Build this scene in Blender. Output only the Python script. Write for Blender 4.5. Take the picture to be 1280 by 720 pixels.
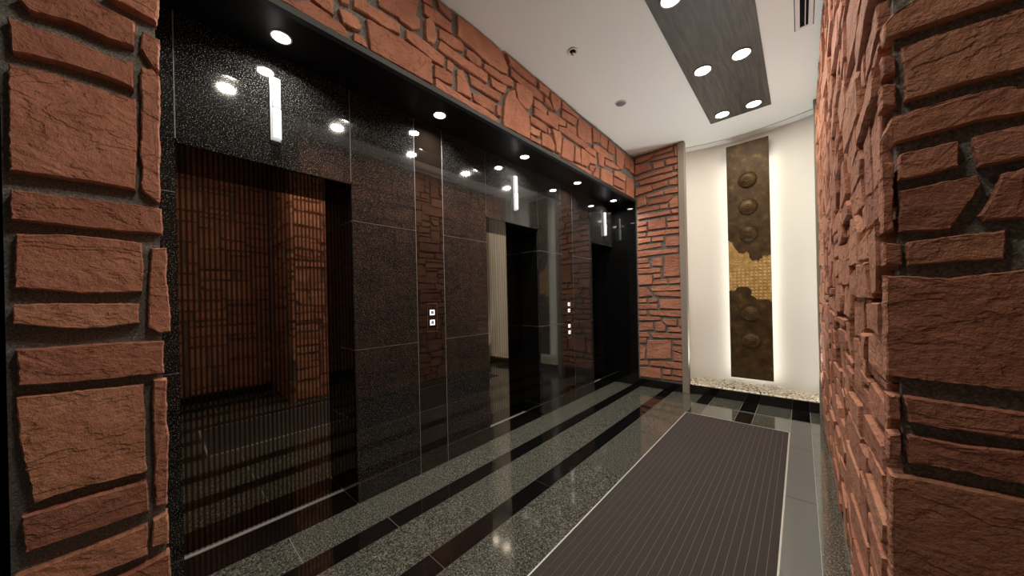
import bpy, bmesh, math, random
from mathutils import Vector, Matrix
for o in list(bpy.data.objects):
    bpy.data.objects.remove(o, do_unlink=True)
S = bpy.context.scene
COL = S.collection

# ------------------------------------------------------------------ camera, world, exposure
cd = bpy.data.cameras.new('camera'); cam = bpy.data.objects.new('camera', cd); COL.objects.link(cam)
cd.sensor_fit = 'HORIZONTAL'; cd.sensor_width = 36; cd.lens = 11.2755; cd.shift_y = 0.01098
cd.clip_start = 0.02; cd.clip_end = 60
rt, up, bk = Vector((0.742855, 0.669080, -0.022327)), Vector((0.016593, 0.014938, 0.999751)), Vector((0.669246, -0.743041, 0))
M = Matrix.Identity(4)
for i in range(3):
    M[i][0], M[i][1], M[i][2] = rt[i], up[i], bk[i]
M[2][3] = 1.4
cam.matrix_world = M
S.camera = cam
W = bpy.data.worlds.new('world'); S.world = W; W.use_nodes = True
W.node_tree.nodes['Background'].inputs[0].default_value = (0.9, 0.85, 0.8, 1)
W.node_tree.nodes['Background'].inputs[1].default_value = 0.02
S.view_settings.view_transform = 'Standard'; S.view_settings.look = 'None'
S.view_settings.gamma = 1; S.view_settings.use_curve_mapping = False
S.view_settings.exposure = 0.0
S.cycles.use_denoising = True
S.cycles.max_bounces = 10; S.cycles.diffuse_bounces = 5; S.cycles.glossy_bounces = 5
S.cycles.sample_clamp_indirect = 0.8
CEILING_BEAM, SOFFIT_BEAM, ADDED_UPLIGHT_BEAM = 16, 16, 178              # watts of the lamps; the uplights are added for the ceiling
NICHE_STRIP, LANTERN = 16.0, 0.62                                       # radiance of the strips and lanterns

# ------------------------------------------------------------------ dimensions (metres, floor at 0)
ZC = 3.60                 # ceiling
XG, XD = -2.31, -2.575    # granite face, lift door face
XB = -1.905               # face of the stone band above the lifts
ZS = 2.885                # soffit
YE = 5.06                 # face of the end wall
XR, YR = 0.16, 1.27       # face of the right wall, face of its return
XR2 = 1.35                # wall of the wider part behind the camera
YBACK = -2.4
OPEN = [(0.077, 0.921), (2.209, 3.053), (4.37, 5.06)]
ZL = 2.222                # head of the openings

# ------------------------------------------------------------------ materials
def mat(name):
    m = bpy.data.materials.new(name); m.use_nodes = True
    nt = m.node_tree; return m, nt, nt.nodes['Principled BSDF']
def N(nt, t, **k):
    n = nt.nodes.new(t)
    for a, b in k.items(): setattr(n, a, b)
    return n
def L(nt, a, b): nt.links.new(a, b)
def ramp(nt, src, stops):
    r = N(nt, 'ShaderNodeValToRGB'); e = r.color_ramp.elements
    while len(e) < len(stops): e.new(0.5)
    for i, (p, c) in enumerate(stops):
        e[i].position = p; e[i].color = c if len(c) == 4 else (*c, 1)
    L(nt, src, r.inputs[0]); return r.outputs[0]
def noise(nt, vec, scale, detail=4, rough=0.55, dist=0):
    n = N(nt, 'ShaderNodeTexNoise'); n.inputs['Scale'].default_value = scale; n.inputs['Detail'].default_value = detail
    n.inputs['Roughness'].default_value = rough; n.inputs['Distortion'].default_value = dist
    if vec is not None: L(nt, vec, n.inputs['Vector'])
    return n.outputs[0]
def math_(nt, op, a, b=None):
    n = N(nt, 'ShaderNodeMath', operation=op)
    for i, v in enumerate((a, b)):
        if v is None: continue
        if isinstance(v, (int, float)): n.inputs[i].default_value = v
        else: L(nt, v, n.inputs[i])
    return n.outputs[0]
def mixc(nt, fac, a, b, blend='MIX'):
    n = N(nt, 'ShaderNodeMix', data_type='RGBA', blend_type=blend)
    for s, v in ((n.inputs[0], fac), (n.inputs[6], a), (n.inputs[7], b)):
        if isinstance(v, (int, float)): s.default_value = v
        elif isinstance(v, tuple): s.default_value = v if len(v) == 4 else (*v, 1)
        else: L(nt, v, s)
    return n.outputs[2]
def bump(nt, b, h, strength, dist, prev=None):
    n = N(nt, 'ShaderNodeBump'); n.inputs['Strength'].default_value = strength; n.inputs['Distance'].default_value = dist
    L(nt, h, n.inputs['Height'])
    if prev is not None: L(nt, prev, n.inputs['Normal'])
    if b is not None: L(nt, n.outputs[0], b.inputs['Normal'])
    return n.outputs[0]
def position(nt): return N(nt, 'ShaderNodeNewGeometry').outputs['Position']
def own_coords(nt, scale=(1, 1, 1), rot=(0, 0, 0)):
    """object coordinates, shifted by a random amount for each object"""
    t = N(nt, 'ShaderNodeTexCoord'); oi = N(nt, 'ShaderNodeObjectInfo')
    m = N(nt, 'ShaderNodeMapping'); m.inputs['Scale'].default_value = scale; m.inputs['Rotation'].default_value = rot
    L(nt, t.outputs['Object'], m.inputs[0])
    mu = N(nt, 'ShaderNodeVectorMath', operation='ADD')
    s = N(nt, 'ShaderNodeCombineXYZ')
    for i, k in enumerate((37.0, 91.0, 53.0)): L(nt, math_(nt, 'MULTIPLY', oi.outputs['Random'], k), s.inputs[i])
    L(nt, m.outputs[0], mu.inputs[0]); L(nt, s.outputs[0], mu.inputs[1])
    return mu.outputs[0], oi.outputs['Random']
def setp(b, **k):
    for a, v in k.items():
        s = b.inputs[a.replace('_', ' ')]
        s.default_value = (*v, 1) if isinstance(v, tuple) and len(v) == 3 else v

def stone_material(name, axis):
    """split-faced red sandstone: a few sharp cleft steps that lean, fine grain, each stone its own tone"""
    m, nt, b = mat(name)
    rot = (math.radians(24), 0, 0) if axis == 'x' else (0, math.radians(-24), 0)
    v, rnd = own_coords(nt)
    vs, _ = own_coords(nt, (1.0, 1.0, 2.1), rot)
    big = noise(nt, vs, 3.4, 9, 0.52, 0.25)
    flakes = math_(nt, 'MULTIPLY', big, 11.0)
    step = math_(nt, 'ADD', math_(nt, 'FLOOR', flakes), math_(nt, 'POWER', math_(nt, 'FRACT', flakes), 9.0))
    mid = noise(nt, v, 26, 5, 0.62)
    fine = noise(nt, v, 210, 3, 0.65)
    col = ramp(nt, noise(nt, v, 7, 5, 0.6), [(0.25, (0.35, 0.142, 0.084)), (0.5, (0.44, 0.188, 0.114)), (0.8, (0.53, 0.245, 0.156))])
    tone = ramp(nt, rnd, [(0.0, (0.78, 0.70, 0.68)), (0.35, (0.95, 0.92, 0.92)), (0.7, (1.04, 1.0, 0.96)), (1.0, (1.10, 1.16, 1.10))])
    col = mixc(nt, 1.0, col, tone, 'MULTIPLY')
    L(nt, mixc(nt, 0.4, col, ramp(nt, fine, [(0.3, (0.55, 0.5, 0.5)), (0.7, (1.25, 1.25, 1.25))]), 'MULTIPLY'), b.inputs['Base Color'])
    setp(b, Roughness=0.85)
    n1 = bump(nt, None, step, 0.9, 0.0055)
    n2 = bump(nt, None, mid, 0.8, 0.016, n1)
    bump(nt, b, fine, 0.6, 0.0025, n2)
    return m
STONE_X = stone_material('red_sandstone_side', 'x')
STONE_Y = stone_material('red_sandstone_end', 'y')

def simple(name, color, rough=0.5, metal=0.0, **k):
    m, nt, b = mat(name); setp(b, Base_Color=color, Roughness=rough, Metallic=metal, **k); return m
def mortar_material():
    m, nt, b = mat('grey_mortar'); p = position(nt)
    L(nt, ramp(nt, noise(nt, p, 160, 4, 0.7), [(0.3, (0.07, 0.067, 0.06)), (0.52, (0.19, 0.185, 0.165)), (0.75, (0.40, 0.39, 0.35))]), b.inputs['Base Color'])
    setp(b, Roughness=0.95)
    n1 = bump(nt, None, noise(nt, p, 14, 4, 0.6), 0.7, 0.02)
    bump(nt, b, noise(nt, p, 190, 3, 0.7), 0.8, 0.004, n1); return m
MORTAR = mortar_material()
def granite_wall():
    m, nt, b = mat('black_granite_speckled'); p = position(nt)
    f = noise(nt, p, 210, 2, 0.6)
    L(nt, ramp(nt, f, [(0.50, (0.004, 0.004, 0.004)), (0.60, (0.014, 0.014, 0.013)), (0.72, (0.34, 0.33, 0.30))]), b.inputs['Base Color'])
    L(nt, ramp(nt, noise(nt, p, 260, 2, 0.6), [(0.4, (0.045, 0.045, 0.045)), (0.75, (0.075, 0.075, 0.075))]), b.inputs['Roughness'])
    setp(b, IOR=1.62); return m
GRANITE = granite_wall()
BLACKSTONE = simple('polished_black_stone', (0.004, 0.004, 0.004), 0.035, IOR=1.75)
GLASSBLACK = simple('black_mirror_panel', (0.010, 0.007, 0.005), 0.025, IOR=1.9)
SOFFITMAT = simple('black_lacquer_panel', (0.004, 0.004, 0.004), 0.32, IOR=1.3)
def granite_floor():
    m, nt, b = mat('grey_granite_polished'); v, r = own_coords(nt)
    a = noise(nt, v, 120, 3, 0.7); c = noise(nt, v, 45, 3, 0.6)
    col = ramp(nt, a, [(0.36, (0.014, 0.014, 0.012)), (0.48, (0.065, 0.067, 0.055)), (0.6, (0.17, 0.175, 0.145)), (0.74, (0.45, 0.45, 0.39))])
    L(nt, mixc(nt, 0.5, col, ramp(nt, c, [(0.3, (0.5, 0.5, 0.45)), (0.7, (1.3, 1.3, 1.25))]), 'MULTIPLY'), b.inputs['Base Color'])
    setp(b, Roughness=0.075, IOR=2.4); return m
FLOORGREY = granite_floor()
FLOORBLACK = simple('black_floor_stone', (0.005, 0.005, 0.005), 0.05, IOR=2.4)
GROUT = simple('pale_grout', (0.48, 0.46, 0.42), 0.8)
SILL = simple('pale_sill_metal', (0.62, 0.62, 0.60), 0.35, 0.4)
JOINT = simple('grey_joint_filler', (0.42, 0.42, 0.42), 0.7)
def door_metal():
    """black mirror steel with fine vertical etched ribs"""
    m, nt, b = mat('ribbed_black_mirror_steel')
    s = N(nt, 'ShaderNodeSeparateXYZ'); L(nt, position(nt), s.inputs[0])
    fr = math_(nt, 'FRACT', math_(nt, 'MULTIPLY', s.outputs[1], 1 / 0.0235))
    k = ramp(nt, fr, [(0.0, (0, 0, 0)), (0.40, (0, 0, 0)), (0.48, (1, 1, 1)), (0.92, (1, 1, 1)), (1.0, (0, 0, 0))])
    L(nt, mixc(nt, k, (0.13, 0.108, 0.085), (0.37, 0.325, 0.28)), b.inputs['Base Color'])
    L(nt, ramp(nt, k, [(0, (0.10, 0.10, 0.10)), (1, (0.03, 0.03, 0.03))]), b.inputs['Roughness'])
    setp(b, Metallic=1.0); return m
DOORMETAL = door_metal()
STEEL = simple('brushed_steel', (0.55, 0.55, 0.55), 0.28, 1.0)
DARKMETAL = simple('dark_bronze_metal_angle', (0.014, 0.014, 0.012), 0.55, 0.0)
def paint(name, col, s=0.03):
    m, nt, b = mat(name); setp(b, Base_Color=col, Roughness=0.75)
    bump(nt, b, noise(nt, position(nt), 220, 2, 0.5), 0.06, 0.002); return m
CEILPAINT = paint('warm_white_ceiling_paint', (0.84, 0.86, 0.82))
NICHEPAINT = paint('cream_plaster', (0.76, 0.745, 0.69))
FRAMEPAINT = paint('beige_frame_paint', (0.27, 0.235, 0.19))
BACKPAINT = paint('dull_beige_wall_paint', (0.33, 0.30, 0.26))
WHITE = simple('white_enamel', (0.75, 0.74, 0.72), 0.4)
BLACK = simple('matt_black', (0.0025, 0.0025, 0.0025), 0.8, Specular_IOR_Level=0.1)
RINGMETAL = simple('grey_lamp_ring', (0.16, 0.15, 0.13), 0.45, 0.3)
GREYPLASTIC = simple('grey_grille_plastic', (0.20, 0.19, 0.18), 0.55)
def wood():
    m, nt, b = mat('dark_stained_wood'); v = N(nt, 'ShaderNodeMapping'); v.inputs['Scale'].default_value = (1, 0.06, 1)
    L(nt, position(nt), v.inputs[0])
    w = noise(nt, v.outputs[0], 38, 5, 0.6, 1.4)
    L(nt, ramp(nt, w, [(0.3, (0.024, 0.020, 0.015)), (0.5, (0.055, 0.047, 0.037)), (0.72, (0.095, 0.083, 0.066))]), b.inputs['Base Color'])
    setp(b, Roughness=0.5); bump(nt, b, w, 0.25, 0.004); return m
WOOD = wood()
def bronze():
    m, nt, b = mat('patinated_bronze'); p = position(nt); n = noise(nt, p, 9, 6, 0.65)
    L(nt, ramp(nt, n, [(0.3, (0.024, 0.012, 0.005)), (0.55, (0.064, 0.036, 0.012)), (0.75, (0.125, 0.086, 0.032))]), b.inputs['Base Color'])
    setp(b, Metallic=0.3, Roughness=0.5, Specular_IOR_Level=0.25); bump(nt, b, noise(nt, p, 70, 4, 0.6), 0.3, 0.003); return m
BRONZE = bronze()
def gold():
    m, nt, b = mat('dull_gold_leaf'); p = position(nt); n = noise(nt, p, 16, 5, 0.6)
    L(nt, ramp(nt, n, [(0.3, (0.36, 0.21, 0.065)), (0.7, (0.62, 0.42, 0.16))]), b.inputs['Base Color'])
    setp(b, Metallic=0.5, Roughness=0.42); return m
GOLD = gold()
def carpet():
    m, nt, b = mat('brown_ribbed_mat_textile'); p = position(nt)
    s = N(nt, 'ShaderNodeSeparateXYZ'); L(nt, p, s.inputs[0])
    wx = math_(nt, 'SINE', math_(nt, 'MULTIPLY', s.outputs[0], 2 * math.pi / 0.0081))
    wy = math_(nt, 'SINE', math_(nt, 'MULTIPLY', s.outputs[1], 2 * math.pi / 0.0105))
    k = math_(nt, 'MULTIPLY', wx, wy)
    L(nt, ramp(nt, math_(nt, 'ADD', math_(nt, 'MULTIPLY', k, 0.5), 0.5), [(0.2, (0.015, 0.011, 0.010)), (0.75, (0.068, 0.051, 0.045))]), b.inputs['Base Color'])
    setp(b, Roughness=0.85); bump(nt, b, k, 0.5, 0.003); return m
CARPET = carpet()
RAIL = simple('mat_rail_aluminium', (0.17, 0.15, 0.135), 0.6)
EDGE = simple('pale_mat_edge', (0.72, 0.70, 0.64), 0.35, 0.3)
PEBBLE = simple('cream_pebble', (0.62, 0.56, 0.44), 0.6)
def glow(name, col, strength, base=0.8):
    m, nt, b = mat(name); setp(b, Base_Color=(base, base, base), Emission_Color=col, Emission_Strength=strength); return m
LAMPWARM = glow('warm_lamp_glass', (1.0, 0.92, 0.80), 28)
LAMPCOOL = glow('neutral_lamp_glass', (1.0, 0.96, 0.92), 18)
STRIPGLOW = glow('warm_light_strip', (1.0, 0.93, 0.80), NICHE_STRIP)
ADDED_KERBGLOW = glow('added_kerb_strip', (1.0, 0.93, 0.80), NICHE_STRIP * 0.45)
LANTERNGLOW = glow('lit_white_acrylic', (0.95, 0.97, 1.0), LANTERN, 0.35)
LANTERNDIM = glow('dimmer_white_acrylic', (0.90, 0.94, 1.0), LANTERN * 0.75, 0.35)
BUTTONGLOW = glow('lit_button_ring', (1.0, 0.93, 0.95), 1.3)

# ------------------------------------------------------------------ mesh helpers
def link(name, me, parent=None, loc=None):
    o = bpy.data.objects.new(name, me); COL.objects.link(o)
    if loc is not None: o.location = loc
    if parent is not None: o.parent = parent
    return o
def mesh(name, verts, faces, material, parent=None, loc=None, smooth=False):
    me = bpy.data.meshes.new(name); me.from_pydata(verts, [], faces); me.materials.append(material)
    bm = bmesh.new(); bm.from_mesh(me); bmesh.ops.recalc_face_normals(bm, faces=bm.faces); bm.to_mesh(me); bm.free()
    if smooth:
        for p in me.polygons: p.use_smooth = True
    return link(name, me, parent, loc)
BF = [(0, 1, 3, 2), (4, 6, 7, 5), (0, 4, 5, 1), (2, 3, 7, 6), (0, 2, 6, 4), (1, 5, 7, 3)]
def boxes(name, bl, material, parent=None):
    """one mesh of boxes given as (x0, x1, y0, y1, z0, z1)"""
    v, f = [], []
    for (x0, x1, y0, y1, z0, z1) in bl:
        k = len(v)
        v += [(x, y, z) for x in (x0, x1) for y in (y0, y1) for z in (z0, z1)]
        f += [tuple(k + i for i in q) for q in BF]
    return mesh(name, v, f, material, parent)
def slab(name, b, material, parent=None, bevel=0.0):
    x0, x1, y0, y1, z0, z1 = b; c = ((x0 + x1) / 2, (y0 + y1) / 2, (z0 + z1) / 2)
    v = [(x - c[0], y - c[1], z - c[2]) for x in (x0, x1) for y in (y0, y1) for z in (z0, z1)]
    me = bpy.data.meshes.new(name); me.from_pydata(v, [], BF); me.materials.append(material)
    bm = bmesh.new(); bm.from_mesh(me)
    if bevel: bmesh.ops.bevel(bm, geom=list(bm.edges), offset=bevel, segments=1, affect='EDGES')
    bmesh.ops.recalc_face_normals(bm, faces=bm.faces); bm.to_mesh(me); bm.free()
    return link(name, me, parent, c)
def lathe(name, prof, material, parent=None, loc=None, n=32, axis='z', smooth=True):
    """profile of (radius, height) turned round an axis"""
    v, f = [], []
    for (r, h) in prof:
        for i in range(n):
            a = 2 * math.pi * i / n; x, y = r * math.cos(a), r * math.sin(a)
            v.append((x, y, h) if axis == 'z' else (x, -h, y) if axis == 'y' else (h, x, y))
    for j in range(len(prof) - 1):
        for i in range(n):
            f.append((j * n + i, j * n + (i + 1) % n, (j + 1) * n + (i + 1) % n, (j + 1) * n + i))
    if prof[0][0] > 1e-6: f.append(tuple(range(n)))
    if prof[-1][0] > 1e-6: f.append(tuple(range((len(prof) - 1) * n, len(prof) * n)))
    o = mesh(name, v, f, material, parent, loc)
    bm = bmesh.new(); bm.from_mesh(o.data); bmesh.ops.remove_doubles(bm, verts=bm.verts, dist=1e-6)
    bmesh.ops.recalc_face_normals(bm, faces=bm.faces); bm.to_mesh(o.data); bm.free()
    if smooth:
        for p in o.data.polygons: p.use_smooth = len(p.vertices) < 5
    return o
def empty(name, loc=(0, 0, 0), parent=None):
    o = bpy.data.objects.new(name, None); o.empty_display_size = 0.1; COL.objects.link(o); o.location = loc
    if parent is not None: o.parent = parent
    return o
def tag(o, label=None, cat=None, group=None, kind=None):
    for k, v in (('label', label), ('category', cat), ('group', group), ('kind', kind)):
        if v: o[k] = v
    return o
def struct(o, label): return tag(o, label, None, None, 'structure')
def copy_tree(o, parent=None):
    c = o.copy(); COL.objects.link(c); c.parent = parent
    for ch in list(o.children): copy_tree(ch, c)
    return c

# ------------------------------------------------------------------ stones
RNG = random.Random(7)
def outline(poly, seg, jit):
    """the polygon with points added along its sides, ragged at two scales"""
    pts = []
    n = len(poly)
    for i in range(n):
        a, b = Vector(poly[i]), Vector(poly[(i + 1) % n]); d = (b - a).length
        k = max(1, int(round(d / seg)))
        for j in range(k): pts.append(a.lerp(b, (j + (RNG.uniform(-.25, .25) if j else 0)) / k))
    m = len(pts); raw = [RNG.uniform(-1, 1) for _ in range(m)]
    out = []
    for i, q in enumerate(pts):
        e = pts[(i + 1) % m] - pts[i - 1]
        nrm = Vector((-e.y, e.x)).normalized() if e.length > 1e-9 else Vector((0, 1))
        slow = sum(raw[(i + k) % m] for k in range(-3, 4)) / 7
        q = q + nrm * (jit * (2.2 * slow + 0.8 * raw[i]))
        out.append((q.x, q.y))
    return out
def area(poly): return sum(poly[i][0] * poly[(i + 1) % len(poly)][1] - poly[(i + 1) % len(poly)][0] * poly[i][1] for i in range(len(poly))) / 2
def inset(poly, d):
    n = len(poly); out = []
    for i in range(n):
        p, q, r = Vector(poly[i - 1]), Vector(poly[i]), Vector(poly[(i + 1) % n])
        e1, e2 = (q - p), (r - q)
        if e1.length < 1e-6 or e2.length < 1e-6: out.append(poly[i]); continue
        n1 = Vector((-e1.y, e1.x)).normalized(); n2 = Vector((-e2.y, e2.x)).normalized()
        b = n1 + n2
        b = n1 if b.length < 0.3 else b.normalized()
        out.append((q.x + b.x * d, q.y + b.y * d))
    return out
def stone_mesh(poly, place, thick, seg=0.045, jit=0.0025, rim=0.0045, tilt=0.006):
    """verts, faces of one rough stone; place(u, v, depth) -> world, depth counted out of the wall"""
    if area(poly) < 0: poly = poly[::-1]
    w = min(max(p[0] for p in poly) - min(p[0] for p in poly), max(p[1] for p in poly) - min(p[1] for p in poly))
    rim = min(rim, w * 0.14)
    o = outline(poly, seg, jit); n = len(o)
    cu = sum(p[0] for p in o) / n; cv = sum(p[1] for p in o) / n
    tu, tv = RNG.uniform(-tilt, tilt) / 0.15, RNG.uniform(-tilt, tilt) / 0.1
    dep = lambda p: max(-0.4 * thick, min(0.4 * thick, (p[0] - cu) * tu + (p[1] - cv) * tv))
    i1 = inset(o, rim * 0.25); i2 = inset(o, rim)
    v = [place(*p, -0.012) for p in o]
    v += [place(*p, thick * RNG.uniform(0.72, 0.92) + dep(p)) for p in i1]
    v += [place(*p, thick + dep(p) + RNG.uniform(-0.0015, 0.0015)) for p in i2]
    f = []
    for r in (0, 1):
        for i in range(n):
            j = (i + 1) % n
            f.append((r * n + i, r * n + j, (r + 1) * n + j, (r + 1) * n + i))
    f.append(tuple(range(2 * n, 3 * n)))
    return v, f
def add_stone(parent, poly, place, thick, material, **k):
    v, f = stone_mesh(poly, place, thick, **k)
    c = [sum(p[i] for p in v) / len(v) for i in range(3)]
    return mesh('stone', [tuple(p[i] - c[i] for i in range(3)) for p in v], f, material, parent, c)
def parse(t): return [[tuple(float(x) / 100 for x in p.split(',')) for p in line.split()] for line in t.strip().splitlines()]
def rubble(u0, u1, v0, v1, cu=0.06, cv=0.045, joint=0.028, wmax=8, hmax=5, seed=1, wild=1.0):
    """random ashlar: oblong stones of mixed size packed on a fine grid, corners knocked about"""
    r = random.Random(seed); nu, nv = max(1, int(round((u1 - u0) / cu))), max(1, int(round((v1 - v0) / cv)))
    cu, cv = (u1 - u0) / nu, (v1 - v0) / nv
    used = [[False] * nu for _ in range(nv)]; out = []
    for j in range(nv):
        for i in range(nu):
            if used[j][i]: continue
            big = r.random() < 0.16
            w = r.randint(4, wmax) if not big else r.randint(3, 5)
            h = r.choice((1, 2, 2, 2, 3)) if not big else r.randint(min(4, hmax), hmax)
            ww = 0
            while ww < w and i + ww < nu and not used[j][i + ww]: ww += 1
            if i + ww < nu and not used[j][i + ww] and (i + ww + 1 >= nu or used[j][i + ww + 1]): ww += 1
            h = min(h, nv - j)
            if nv - j - h == 1: h += 1
            for b in range(h):
                for a in range(ww): used[j + b][i + a] = True
            g = joint / 2
            x0, x1, y0, y1 = u0 + i * cu + g, u0 + (i + ww) * cu - g, v0 + j * cv + g * 0.8, v0 + (j + h) * cv - g * 0.8
            q = min(0.016, (y1 - y0) * 0.22) * wild
            J = lambda: r.uniform(-q, q)
            p = [(x0 + J() * .5, y0 + J() * .6), (x1 + J(), y0 + J() * .6), (x1 + J(), y1 + J() * .6), (x0 + J() * .5, y1 + J() * .6)]
            if r.random() < 0.3 * wild:
                k = r.randrange(4); a, b, c = Vector(p[k - 1]), Vector(p[k]), Vector(p[(k + 1) % 4])
                t = min(0.05 * wild, (a - b).length * .4, (c - b).length * .4)
                p[k:k + 1] = [tuple(b + (a - b).normalized() * t), tuple(b + (c - b).normalized() * t)]
            out.append(p)
    return out
BAND_STONES = """43.7,292.2 56.1,300.6 61.7,300.1 68.9,299.1 73.1,298.1 75.6,296.1 75.6,291.9
57.6,302.5 62.9,300.9 68.9,300 68.7,310.1
71.1,305.5 75,307.6 81.7,307.2 84.4,304.2 83.4,300.8 79.7,299.5 73.5,299.3
79.2,297.3 83.8,298.6 86.6,297 87.4,292.2 79.1,292.1
72.1,312.9 72.9,310.7 77.3,312.3 77.4,316.5
79.6,317.6 79.5,312.4 86.9,313 97.8,312.6 109.2,314.4 109.4,321.3 98.1,321.7 89,320.6 86.2,322.1
86.9,310.1 89.3,311.1 98.9,311.2 110.3,311.4 121.4,311.4 132.9,310.5 133.1,292.6 109.2,292.5 89.4,292.3 88.1,300.3
95.1,328.2 95.6,324.5 102.3,324.5 108.4,325.3 109.4,323.9 118.1,322.9 124.3,326.7 124.5,333.4 121.4,334.8 124.2,346.4 124.2,348.1
113.9,320.4 119.3,321.5 127.3,321.4 137.1,320.3 144.8,319.3 143.8,311.2 132.9,311.1 123.3,313 113.8,314.5
128.3,336.4 131.6,339.1 135.6,337 137.4,329 135.2,322.6 129.9,321.8 128,324.6
127.3,346.9 137.2,349 146.3,348.4 152.1,348.6 151.9,340.6 141.1,339.9 133.6,338.7 127.8,340
126.8,349.8 127.4,348.6 135.2,349.3 135.4,355.7
138.8,357.5 140,352.5 146.3,350.8 152.2,350.4 152.3,357.1 141.6,357.6 140.9,358.9
156.9,357.6 160.8,357.7 179.9,359.4 204.2,358.9 209.2,356.1 212.2,350.6 214.2,348.1 212.9,341 203.6,338.4 189.1,337.6 177.6,339.9 164.2,340.6 156.4,341.5
140.3,337.7 148.9,339.4 158.7,339.8 162.6,338.4 162.4,332.7 151.6,330.3 140.2,330.7
140.8,328.7 149.3,328.4 163.1,328.1 178.9,328.3 187,327.2 186.7,319.1 173.5,319.7 158.1,319.9 144.1,320.7 138.5,321.6
146.9,318.7 152.8,318.3 151.8,310.6 146.7,311.5
135.5,308.5 143.1,309.6 151.8,309.4 151.6,302.1 143.5,300.5 135.2,299.9
155.7,315.6 162,318.3 163.5,314.1 168.2,308.2 170.4,299.8 156,299.4
167.7,318.7 175.2,319.3 187.6,318.9 205,319.6 201.7,311.1 183.7,311.1 169.9,311
135.9,298.5 143.5,298.2 155.2,297.8 171.2,297.6 182.5,298.7 200.3,296.7 200.1,292.5 177.9,292.1 153.5,292.2 135.7,292.1
171.4,305.3 183.7,308.4 195.7,307.8 195.5,298.8 181.6,298.9 173,300.3
198.6,307.7 203.6,308.5 203.3,298.6 198.4,298.7
165.7,336.5 172.4,338.3 181,337.2 180.8,330.6 172.1,329.2 165.6,331.4
183.6,335.4 191,336.6 203.5,336.3 214.9,339.2 220.3,338.2 220.1,332.3 207.3,329.8 194.5,329.6 183.4,330
190.7,327.7 199.3,327.9 211.5,329.6 209.1,321.5 200,320.7 193.3,320.9
209,318.6 213.4,325.6 221.1,330.6 223.1,324.3 234.3,318.8 240.2,316 242.3,307.6 241.8,292.9 206.1,292.1 206.5,304.1
224.7,339 231.6,340.1 247.2,339.8 248.4,338 246.8,328.8 241.6,321.1 235.6,320.1 226.5,323.6 223.4,333.2
217.4,349.1 229.6,348 242.6,348.4 255.1,349 267,347.4 266.7,339.9 249.6,338.6 231.6,340.1 217.2,341.8
211.3,357.3 229.9,357.1 255.4,356.3 255.2,351.4 236.6,350 224,350.3 215.4,351.6
259.3,356.6 278.6,356.9 275.4,348.8 259,349.3
280,356.7 299.7,357.2 297.7,346.7 289.7,339.9 283.8,340.7 278.3,349.2
268.3,345.5 276.8,346 282.2,338.4 268.1,339.7
250.8,336 261.3,337.5 273.5,335.5 271.8,328.2 260.9,327.7 250.5,328.8
274.9,334.4 286.6,336.8 308.5,336.2 306.6,330.1 292.3,327.2 274.7,328.6
250.5,327.3 263.6,328.1 290.8,328.3 290.5,319.6 270.1,320.1 250.2,320.1
243.9,316.7 255.3,318.2 271.4,317.4 271.1,309.9 257.6,309.6 244.9,310.2
244.8,307.8 253.6,308.1 261.5,308.7 258.6,301.2 249.5,300.3 244.5,300.8
244.5,298.4 250.7,297.6 259.8,298.5 259.6,293.6 244.3,293
262.8,307.6 273.9,309.3 279.6,308 285.3,302.4 285,295.5 262.3,294.5
274.2,316.8 278.5,316.8 278.3,311.7 274,311.8
280,317.3 295.1,319.6 298,315.5 295.7,296.5 288,296.5 286.8,303.8
293.8,326 308.2,328.9 328.6,328.4 356.8,327.9 354.5,320.3 328.3,320.9 301.4,321.1 293.6,320.8
310.1,335.9 330.8,337.6 330.4,328.1 309.8,328.7
301.2,356.1 338.9,354.9 336.9,351.2 315.7,349.9 300.9,349
300.8,346.3 315.6,348 333.1,348.8 329.2,340.7 313.6,339.1 300.5,338.3
338.8,353.9 368.2,353.8 367.2,332.5 352.9,328.5 335.9,329.2 334.5,339
370.2,353.6 389.7,353.8 389,341.1 371.5,336
394.2,354.5 415.5,355.8 412.3,340.6 398.1,340 391.4,344
417.9,354.4 435.6,352.8 434.9,340.2 414.6,339.2
371.3,332.9 393.3,336.3 432.1,337.1 431.8,330.3 399.7,326.8 371.1,326.8
350.8,324.9 379.6,326.6 377,318.6 362.4,318 350.5,319
301.2,315.8 322.8,316.2 324.3,309.4 322,295.8 311.7,294.5 298.7,293.9
326.3,315.6 337.1,315.5 338.3,298.8 325.6,297.8
341,317.7 362.4,317 379.1,316.2 378.7,309 361.9,306.9 355.6,300.1 340.1,298.5
298.6,292.2 320.1,293.4 340,296.5 365.5,297.1 365.3,292 327,290.9 298.6,290.4
361.8,304.9 376.5,306.3 369.7,297.2 361.5,297.9
378.6,305.9 387.4,306.3 386.7,292.7 369.5,292.2 371.7,295.8
384,328 402.1,327.6 401.4,312.5 387.6,311.6
404.3,325.1 431.6,326.9 455.8,326 441.8,320.9 404,317.5
389.7,308 410.8,310.9 425.7,310.7 424.7,292.8 388.9,292.2
440.9,353.5 468.7,352.2 467.8,336.6 458.6,325.6 442.3,328.9
431.1,316.7 455.6,321.3 472.7,320.1 469.3,310.9 430.7,309.9
428,306.9 466.3,308.9 465.7,298.1 427.5,296.8
427.4,294.5 465.6,295.7 465.4,292.1 427.2,291.1
471.6,352 489.7,351.7 488.6,333 470.5,332.6
492.8,351.4 505.6,351.6 504.4,331.2 491.7,332.6
475.7,319.7 503.9,323.6 502.2,293.1 471.2,292.3"""
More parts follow.
